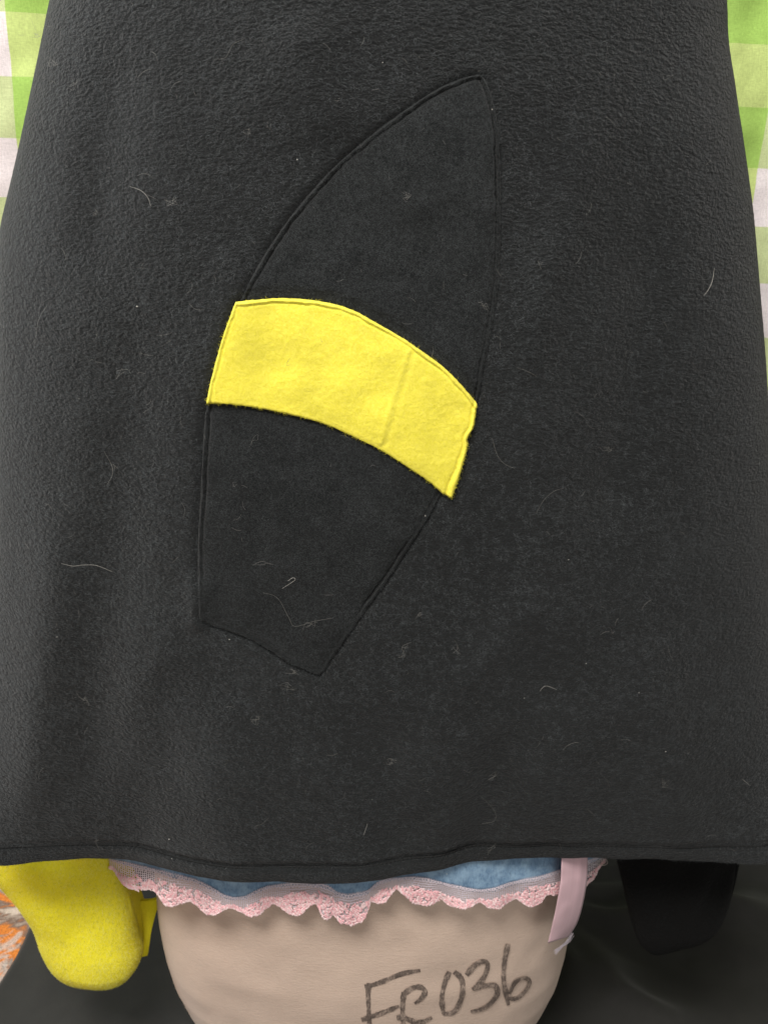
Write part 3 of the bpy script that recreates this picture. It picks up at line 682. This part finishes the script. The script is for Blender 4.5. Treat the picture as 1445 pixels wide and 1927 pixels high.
def ywav(x, z):
    p0 = on_y(np.array([10., 170.]), np.array([1650., 1700.]), np.array([-.09, -.09])); p1 = on_y(np.array([215., 205.]), np.array([1640., 1850.]), np.array([-.09, -.09]))
    v = 0.012 * np.exp(-(((x - p0[0, 0]) * 0.35 + (z - p0[0, 2]) + 0.006) / 0.012) ** 2) * smooth(p0[1, 0], p0[0, 0], x)
    v = v - 0.004 * np.exp(-((x - np.interp(z, p1[::-1, 2], p1[::-1, 0])) / 0.018) ** 2)
    return v + 0.004 * N1(x * 16, z * 14) + 0.0016 * N2(x * 40 + 2, z * 34)
yo, YV = pouch('plush_lobe', YR, -0.032, 0.029, M_YELPL, yflap, yl, wav=ywav, n=2.3)
# the far edge of the same cloth, folded back behind the lobe
fr = np.array([(1610, 216, 236, 236), (1645, 228, 248, 300), (1680, 241, 261, 304), (1692, 245, 265, 303), (1715, 250, 269, 294), (1740, 255, 271, 286), (1770, 261, 273, 278), (1796, 265, 271, 271)], float)
vs = []
for t in np.linspace(0, 1, 50):
    py = 1610 + 186 * t; l, m_ = np.interp(py, fr[:, 0], fr[:, 1]) - 10, np.interp(py, fr[:, 0], fr[:, 2]); s = np.linspace(0, 1, 16)
    vs.append(on_y(l + (m_ - l) * s ** 0.8, np.full(16, py), -0.036 + 0.052 * s + 0.002 * np.sin(t * 9 + s * 3)))
o = mesh_obj('inner_fold', np.array(vs).reshape(-1, 3) - yl, grid_faces(50, 16), M_YELPL, yflap)
md = o.modifiers.new('thick', 'SOLIDIFY'); md.thickness = 0.003; md.offset = -1
vs = []
for t in np.linspace(0, 1, 40):
    py0 = 1690 + 106 * t; s = np.linspace(0, 1, 20); m_, r = np.interp(py0, fr[:, 0], fr[:, 2]) - 4 * (1 - t) - 1, np.interp(py0, fr[:, 0], fr[:, 3])
    py = py0 - 5 * (1 - t) * s ** 2 + 3 * (1 - t) * np.sin(s * 3)
    vs.append(on_y(m_ + (r - m_) * s, py, 0.016 - 0.022 * s ** 0.7 - 0.006 * np.sin(s * 3.1)))
E_ = np.array(vs)
o = mesh_obj('folded_edge', E_.reshape(-1, 3) - yl, grid_faces(40, 20), M_YELPL, yflap)
md = o.modifiers.new('thick', 'SOLIDIFY'); md.thickness = 0.004; md.offset = -1
# plush pile
def pile(name, V, count, mat, parent, loc, lmin, lmax, wd, lean=(0, 0, -0.6)):
    nr, nc, _ = V.shape; i = rng.integers(2, nr - 1, count); j = rng.integers(0, nc, count); f = rng.uniform(0, 1, (count, 1)); g = rng.uniform(0, 1, (count, 1))
    P = V[i, j]; Pa = V[np.minimum(i + 1, nr - 1), j]; Pb = V[i, (j + 1) % nc]
    n = np.cross(Pb - P, P - Pa); ctr = V.mean(1)[i]; s = np.sign((n * (P - ctr)).sum(1))[:, None]; n = n * s; n /= np.linalg.norm(n, axis=1)[:, None] + 1e-9
    ok = np.isfinite(n).all(1) & (np.linalg.norm(n, axis=1) > .5); 
    P = (P + (Pa - P) * f + (Pb - P) * g)[ok]; n = n[ok]
    d = np.array(lean) + rng.normal(0, 0.45, (len(P), 3)); d -= n * np.sum(d * n, 1)[:, None]; d /= np.linalg.norm(d, axis=1)[:, None] + 1e-9
    o = fibres(name, P - loc, d * 0.8, n * 0.55, rng.uniform(lmin, lmax, len(P)), wd, 0.5, mat, parent); o['kind'] = 'stuff'; return o
pile('pile', YV, 34000, M_FIBY, yflap, yl, 0.0015, 0.0036, 0.00020)
pile('pile', YV, 18000, M_FIBY2, yflap, yl, 0.0020, 0.0050, 0.00018)
pile('pile', YV, 8000, M_FIBY3, yflap, yl, 0.0015, 0.0032, 0.00022)

pile('nap', np.array(hp), 34000, M_FIB, hem, OFF, 0.0009, 0.0026, 0.00013, (0, 0, -0.2))
kl = np.array(on_y(np.array([1270.]), np.array([1640.]), np.array([-0.05]))[0])
kflap = thing('black_flap', 'deep black fleece flap hanging under the hem right of the dress form', 'fleece flap', kl)
KR = [(1585, 1150, 1388), (1615, 1159, 1386), (1646, 1167, 1380), (1683, 1176, 1371), (1710, 1182, 1360), (1736, 1187, 1345), (1752, 1191, 1328), (1768, 1195, 1309), (1785, 1201, 1285), (1799, 1211, 1264), (1808, 1224, 1249), (1811, 1233, 1241)]
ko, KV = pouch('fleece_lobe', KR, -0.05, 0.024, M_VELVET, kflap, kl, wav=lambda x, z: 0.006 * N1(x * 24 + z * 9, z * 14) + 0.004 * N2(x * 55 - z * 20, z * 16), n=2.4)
# rolled seam along its right edge
c = catmull([(1386, 1615), (1380, 1648), (1371, 1683), (1359, 1711), (1343, 1737)], 2.5)
q = on_y(c[:, 0], c[:, 1], np.full(len(c), -0.052)); tq = np.gradient(q, axis=0); tq /= np.linalg.norm(tq, axis=1)[:, None]
e1 = np.cross(tq, [0, 1, 0]); e1 /= np.linalg.norm(e1, axis=1)[:, None]; vs = []
for a in np.linspace(0, 2 * math.pi, 8, endpoint=False): vs.append(q + e1 * 0.0032 * math.cos(a) + np.array([0, 1, 0]) * 0.0032 * math.sin(a))
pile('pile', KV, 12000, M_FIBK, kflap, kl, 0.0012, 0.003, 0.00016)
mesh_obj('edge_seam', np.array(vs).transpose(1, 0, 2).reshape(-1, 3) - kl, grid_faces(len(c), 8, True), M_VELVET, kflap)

# ------------------------------------------------------------------ denim shorts and lace
SCX, SA, SB, SN = -0.026, 0.228, 0.123, 2.4
def shorts_y(x, z=None): return ell(x - SCX, SA, SB, SN)
TOP = [(170, 1608), (205, 1617), (221, 1621), (273, 1633), (325, 1646), (366, 1656), (391, 1668), (418, 1684), (439, 1690), (460, 1689), (480, 1679), (504, 1669), (556, 1663), (608, 1665), (621, 1671), (635, 1682), (655, 1686), (690, 1679), (711, 1661), (732, 1654), (780, 1652), (808, 1656), (843, 1665), (880, 1673), (905, 1676), (930, 1673), (957, 1663), (987, 1656), (1013, 1652), (1055, 1638), (1085, 1628), (1115, 1618), (1145, 1606)]
BOT = [(170, 1622), (190, 1630), (200, 1634), (215, 1636), (221, 1645), (227, 1656), (233, 1665), (248, 1673), (262, 1675), (280, 1673), (290, 1674), (300, 1684), (306, 1698), (322, 1707), (341, 1699), (358, 1695), (370, 1702), (380, 1713), (393, 1721), (408, 1720), (430, 1708), (440, 1709), (455, 1716), (470, 1724), (486, 1722), (500, 1710), (514, 1699), (528, 1706), (545, 1720), (566, 1721), (583, 1704), (594, 1699), (601, 1710), (607, 1729), (618, 1729), (627, 1720), (642, 1737), (663, 1741), (684, 1732), (692, 1714), (696, 1694), (711, 1700), (725, 1698), (737, 1680), (746, 1671), (760, 1683), (777, 1699), (805, 1704), (818, 1698), (829, 1690), (846, 1704), (874, 1710), (890, 1704), (902, 1696), (919, 1707), (938, 1711), (953, 1698), (972, 1689), (981, 1697), (998, 1707), (1017, 1699), (1028, 1682), (1045, 1684), (1060, 1678), (1080, 1684), (1098, 1670), (1108, 1660), (1118, 1652), (1122, 1640), (1130, 1628), (1140, 1622), (1145, 1618)]
tx, ty = np.array(TOP).T; bxp, byp = np.array(BOT).T
shorts = thing('denim_shorts', 'blue denim shorts with pink scalloped lace hem, on the dress form under the fleece', 'shorts', (SCX, 0, 0.30))
SO = np.array([SCX, 0, 0.30])
pxs = np.arange(172, 1144, 2.0)
topy = smooth1d(np.interp(pxs, tx, ty), 2); boty = smooth1d(np.interp(pxs, bxp, byp), 1)
lq = on_surf(pxs, topy + 4, shorts_y, -0.12); order = np.argsort(lq[:, 0]); zx, zv = lq[order, 0], lq[order, 2]
th = np.linspace(0, 2 * math.pi, 600, endpoint=False)
X = SCX + SA * np.sign(np.cos(th)) * np.abs(np.cos(th)) ** (2 / SN); Yb = SB * np.sign(np.sin(th)) * np.abs(np.sin(th)) ** (2 / SN)
zlow = np.where(np.sin(th) < 0, np.interp(X, zx, zv), 0.33)
V = []
for t in np.linspace(0, 1, 30):
    z = zlow + (0.46 - zlow) * t; k = 1 - 0.10 * t + 0.0
    V.append(np.stack([SCX + (X - SCX) * k, Yb * (1 - 0.12 * t) + 0.0012 * N1(X * 40, z * 25) + 0.0006 * N2(X * 110, z * 60), z], -1))
o = mesh_obj('denim_leg', np.array(V).reshape(-1, 3) - SO, grid_faces(30, 600, True), M_DENIM, shorts)
md = o.modifiers.new('thick', 'SOLIDIFY'); md.thickness = 0.0016; md.offset = 0
# lace: tulle net carrying scalloped embroidery, gathered so that it ripples
depth = boty - topy; ripple = smooth1d(depth, 14)
def lace_pt(px, f):
    t = np.interp(px, pxs, topy); b = np.interp(px, pxs, boty); dd = np.interp(px, pxs, depth) - np.interp(px, pxs, ripple)
    q = on_surf(px, t + (b - t) * f, shorts_y, -0.12)
    out = 0.0022 + f * (0.0030 + 0.00022 * dd + 0.0022 * np.sin(px * 0.043 + 1.3) + 0.0012 * np.sin(px * 0.11))
    d = rays(px, t + (b - t) * f); d = d / np.linalg.norm(d, axis=-1)[..., None]
    return q - d * np.maximum(out, 0.0012)[..., None]
lace = [lace_pt(pxs, np.full(len(pxs), f)) for f in np.linspace(-0.06, 1, 12)]
LV = np.array(lace)
uvs = np.stack(np.broadcast_arrays((pxs * 0.00047)[None, :], (np.linspace(0, 1, 12)[:, None] * 0.02)), -1).reshape(-1, 2)
mesh_obj('tulle', LV.reshape(-1, 3) - SO, grid_faces(12, len(pxs)), M_TULLE, shorts, uv=uvs)
def beads(name, px, f, size, mat, ang, asp):
    P = lace_pt(px, f); P2 = lace_pt(px + 0.6, f); P3 = lace_pt(px, np.minimum(f + 0.02, 1.05))
    ex = P2 - P; ex /= np.linalg.norm(ex, axis=1)[:, None]; ez = P3 - P; ez /= np.linalg.norm(ez, axis=1)[:, None] + 1e-9
    n = np.cross(ex, ez); n /= np.linalg.norm(n, axis=1)[:, None] + 1e-9; n *= np.sign(-n[:, 1])[:, None]
    u = ex * np.cos(ang)[:, None] + ez * np.sin(ang)[:, None]; v = np.cross(n, u)
    P = P + n * (size * 0.35 + 0.0002)[:, None]
    vs, fs = [], []
    tmpl = [(1, 0, 0), (.55, .8, .1), (-.55, .8, .1), (-1, 0, 0), (-.55, -.8, .1), (.55, -.8, .1), (.35, 0, .95), (-.35, 0, .95)]
    tf = [(0, 1, 6), (1, 2, 7, 6), (2, 3, 7), (3, 4, 7), (4, 5, 6, 7), (5, 0, 6)]
    for i in range(len(P)):
        b0 = len(vs)
        for a, b, c in tmpl: vs.append(P[i] + u[i] * a * size[i] + v[i] * b * size[i] * asp + n[i] * c * size[i] * 0.6)
        fs += [tuple(b0 + k for k in t) for t in tf]
    o = mesh_obj(name, np.array(vs) - SO, fs, mat, shorts); o['kind'] = 'stuff'; return o
cand = rng.uniform(200, 1138, 16000); f = rng.uniform(0.15, 1.0, 16000); dep = np.interp(cand, pxs, depth); fill = smooth(0.44, 0.68, f + 0.10 * N1(cand / 13, f * 4) + 0.015 * (dep - 38))
near = ((1 - f) * dep < 6)
hole = N2(cand / 6.0, f * dep / 6.0) > 0.42
keep = near | ((rng.uniform(0, 1, 16000) < fill) & ~hole & (f > 0.28))
keep &= rng.uniform(0, 1, 16000) < np.clip(dep / 36, .3, 1)
cand, f = cand[keep], f[keep]; pale = rng.uniform(0, 1, len(cand)) < 0.40
for nm, mk, mt in (('embroidery', ~pale, M_PINK), ('embroidery', pale, M_PINKW)):
    k = mk.sum(); beads(nm, cand[mk], f[mk], rng.uniform(0.0009, 0.0017, k), mt, rng.normal(1.4, 0.7, k), 0.42)
# thick picot edge along the scallops
ep = np.arange(196, 1140, 1.7); beads('picot_edge', ep + rng.uniform(-.6, .6, len(ep)), 0.985 + rng.normal(0, .02, len(ep)), rng.uniform(0.0009, 0.0018, len(ep)), M_PINKW, rng.normal(0.6, .8, len(ep)), 0.5)
# zigzag stitches holding the net to the denim
zp = np.arange(200, 1130, 3.0); zf = np.where(np.arange(len(zp)) % 2 == 0, -0.02, 0.13); q = lace_pt(zp, zf); q[:, 1] -= 0.0006
vs, fs = [], []
for i in range(len(zp) - 1):
    a, b = q[i], q[i + 1]; d = (b - a) / (np.linalg.norm(b - a) + 1e-9); s = np.cross(d, [0, -1, 0]) * 0.00025; k = len(vs)
    vs += [a - s, a + s, b + s, b - s, (a + b) / 2 + np.array([0, -0.0005, 0])]; fs += [(k, k + 1, k + 4), (k + 1, k + 2, k + 4), (k + 2, k + 3, k + 4), (k + 3, k, k + 4)]
o = mesh_obj('zigzag_stitching', np.array(vs) - SO, fs, M_ZIG, shorts); o['kind'] = 'stuff'

# ------------------------------------------------------------------ satin ribbon
RL = catmull([(1058, 1590), (1057, 1614), (1055, 1660), (1047, 1706), (1039, 1742), (1031, 1776)], 3); RR = catmull([(1107, 1590), (1106, 1614), (1105, 1655), (1097, 1702), (1086, 1738), (1070, 1764)], 3)
RL = loop_resample(RL, 60); RR = loop_resample(RR, 60); vs = []; uv = []
for i in range(60):
    t = i / 59; s = np.linspace(0, 1, 15); px = RL[i, 0] + (RR[i, 0] - RL[i, 0]) * s; py = RL[i, 1] + (RR[i, 1] - RL[i, 1]) * s
    yb = -0.103 - 0.006 * t + 0.010 * (s - 0.3) * (1 - t) + 0.016 * s * s * t - 0.004 * np.sin(t * 3.1) 
    yb = yb - 0.0016 * np.exp(-((s - 0.72) / 0.10) ** 2) * (1 - t) + 0.0005 * N1(s * 3, np.full(15, t * 9))
    vs.append(on_y(px, py, yb)); uv += [(a * 0.025, t * 0.1) for a in s]
vs = np.array(vs); rl = vs[0, 7].copy()
o = mesh_obj('satin_ribbon', vs.reshape(-1, 3) - rl, grid_faces(60, 15), M_SATIN, uv=uv); o.location = rl
tag(o, 'pale pink satin ribbon hanging from under the fleece hem over the lace', 'ribbon')
md = o.modifiers.new('thick', 'SOLIDIFY'); md.thickness = 0.0006; md.offset = 1

# ------------------------------------------------------------------ pet hairs, threads and lint
def strand(name, paths, surf, wd, mat, off=(0, 0, 0), lift=0.0022, y0=-0.125, hump=0.0):
    vs, fs = [], []
    for pth in paths:
        c = catmull(pth, 2.2); p = on_surf(c[:, 0], c[:, 1], surf, y0); n = len(p); s = np.linspace(0, 1, n)
        p[:, 1] -= lift + hump * np.sin(s * math.pi)
        tq = np.gradient(p, axis=0); tq /= np.linalg.norm(tq, axis=1)[:, None] + 1e-9
        e1 = np.cross(tq, [0, -1, 0]); e1 /= np.linalg.norm(e1, axis=1)[:, None] + 1e-9; e2 = np.cross(tq, e1); b = len(vs)
        r = wd * 0.5 * (0.35 + 0.65 * np.sin(np.clip(s * 0.94 + .03, 0, 1) * math.pi) ** .5)
        ringv = [p + (e1 * math.cos(a) + e2 * math.sin(a)) * r[:, None] for a in (0, 2.094, 4.189)]
        vs += list(np.array(ringv).transpose(1, 0, 2).reshape(-1, 3)); fs += list(grid_faces(n, 3, True) + b)
    return mesh_obj(name, np.array(vs) - np.array(off), fs, mat)
def patch_lift(p): return 0.0036
HAIRS = [
 ([(405, 112), (426, 108), (440, 84), (462, 73)], 'thin pale hair on the fleece at the upper left, level with the patch tip', .00022, 0),
 ([(247, 350), (268, 358), (281, 372), (286, 387)], 'short arched pale hair on the fleece left of the patch tip', .00030, 1),
 ([(1341, 503), (1337, 528), (1329, 545), (1321, 555)], 'curved white hair near the right edge of the fleece, right of the patch', .00034, 1),
 ([(92, 572), (76, 600), (70, 634), (58, 650)], 'long wavy pale hair at the left edge of the fleece, level with the yellow band', .00022, 0),
 ([(198, 846), (212, 872), (214, 890), (205, 908)], 'bent pale hair on the fleece left of the base of the patch', .00030, 0),
 ([(925, 822), (934, 852), (948, 870), (968, 879)], 'curved pale hair just right of the lower end of the yellow band', .00030, 0),
 ([(1008, 962), (1022, 938), (1040, 922), (1058, 916)], 'faint arched hair on the fleece right of the base of the patch', .00022, 0),
 ([(972, 690), (990, 696), (1008, 706)], 'short pale hair on the fleece right of the upper end of the yellow band', .00026, 0),
 ([(118, 1057), (140, 1062), (160, 1060), (184, 1061), (214, 1073)], 'long straight white hair on the fleece at the lower left, nearest the left edge', .00030, 1),
 ([(532, 1104), (556, 1088), (552, 1084), (542, 1090)], 'bright hooked white hair in the middle of the patch base', .00034, 1),
 ([(496, 1112), (515, 1117), (528, 1128), (545, 1160), (556, 1175), (590, 1166), (628, 1159)], 'long angled pale hair across the bottom of the patch base', .00026, 0),
 ([(1014, 1297), (1020, 1290), (1028, 1287), (1046, 1294)], 'short arched white hair on the plain fleece below and right of the patch', .00034, 1),
 ([(1057, 1408), (1066, 1399), (1078, 1394), (1088, 1393)], 'arched pale hair low on the right side of the fleece', .00030, 0),
 ([(902, 1492), (920, 1510), (932, 1527), (928, 1541), (906, 1546)], 'long hooked pale hair just above the hem, right of centre', .00026, 0),
 ([(1394, 1462), (1408, 1474)], 'short straight white hair near the right edge just above the hem', .00034, 1),
 ([(684, 1568), (692, 1545)], 'short bright white hair sticking up just above the middle of the hem', .00036, 1),
]
for pth, lab, wd, br_ in HAIRS:
    p0 = on_surf(np.array([pth[0][0]]), np.array([pth[0][1]]), G, -0.125)[0]
    o = strand('pet_hair', [pth], G, wd * 0.68, M_HAIR2 if br_ else M_HAIR, p0, 0.0032); o.location = p0
    tag(o, lab, 'hair', 'pet hairs stuck to the black fleece')
# countless short hairs and lint specks
paths = []
for i in range(230):
    cx, cy = random.uniform(10, 1435), random.uniform(10, 1600); L = random.choice((6, 9, 14, 20, 28)) * random.uniform(.7, 1.2); a = random.uniform(0, 6.28); cv = random.uniform(-1.6, 1.6)
    pt = [(cx, cy)]
    for k in range(3): cx += L / 3 * math.cos(a); cy += L / 3 * math.sin(a); a += cv / 3; pt.append((cx, cy))
    if cx < 30 and cy < 500 or cx > 1340 and cy < 700: continue
    paths.append(pt)
    if random.random() < 0.18:   # hairs catch on each other
        for _ in range(random.randint(1, 3)): paths.append([(x + random.uniform(-9, 9), y + random.uniform(-9, 9)) for x, y in pt])
o = strand('fine_lint', paths, G, 0.00012, M_HAIR, (0, 0, 0), 0.0030); o['kind'] = 'stuff'; o['label'] = 'fine pale lint and short hairs strewn over the black fleece'; o['category'] = 'lint'
# lint specks: tiny crumbs
vs, fs = [], []
sp = [(720, 118), (925, 206), (433, 1200), (1101, 1245), (260, 575), (325, 1611), (800, 968), (1200, 1300), (110, 1195), (700, 1500), (1250, 1410), (985, 1310), (560, 300), (840, 1640), (320, 1575), (1068, 1050)]
P = on_surf(np.array([p[0] for p in sp], float), np.array([p[1] for p in sp], float), G, -0.125)
for p in P:
    b0 = len(vs); r = random.uniform(0.00025, 0.0007); p = p + np.array([0, -0.0032, 0])
    for k in range(6):
        d = [(1, 0, 0), (-1, 0, 0), (0, 1, 0), (0, -1, 0), (0, 0, 1), (0, 0, -1)][k]; vs.append(p + np.array(d) * r * random.uniform(.6, 1.3))
    fs += [tuple(b0 + i for i in t) for t in ((0, 2, 4), (2, 1, 4), (1, 3, 4), (3, 0, 4), (2, 0, 5), (1, 2, 5), (3, 1, 5), (0, 3, 5))]
o = mesh_obj('lint_specks', vs, fs, M_HAIR2); o['kind'] = 'stuff'; o['label'] = 'tiny white specks of lint dotted over the black fleece'; o['category'] = 'lint'
# frayed tuft at the right side of the dress form
tufts = [[(1078 + random.uniform(-4, 3), 1758 + random.uniform(-3, 5)), (1066 + random.uniform(-3, 3), 1774 + random.uniform(-3, 3)), (1044 + random.uniform(-4, 8), 1794 + random.uniform(-6, 5))] for _ in range(16)]
p0 = on_surf(np.array([1060.]), np.array([1778.]), form_front, -0.03)[0]
def flat(x, z): return np.full(np.shape(x), -0.085)
p0 = on_y(np.array([1062.]), np.array([1778.]), np.array([-0.085]))[0]
o = strand('thread_tuft', tufts, flat, 0.0004, M_ZIG, p0, 0.0); o.location = p0
tag(o, 'frayed white thread tuft under the ribbon end at the side of the dress form', 'thread')
# stray curl of lace thread at the right end of the trim
def lacesurf(x, z): return shorts_y(x) - 0.006
q0 = on_surf(np.array([1135.]), np.array([1620.]), lacesurf, -0.05)[0]
o = strand('loose_thread', [[(1118, 1622), (1134, 1626), (1142, 1622), (1139, 1615), (1130, 1617)], [(378, 1713), (386, 1719), (392, 1727)]][:1], lacesurf, 0.0006, M_PINKW, SO)
o.parent = shorts; o.location = (0, 0, 0)
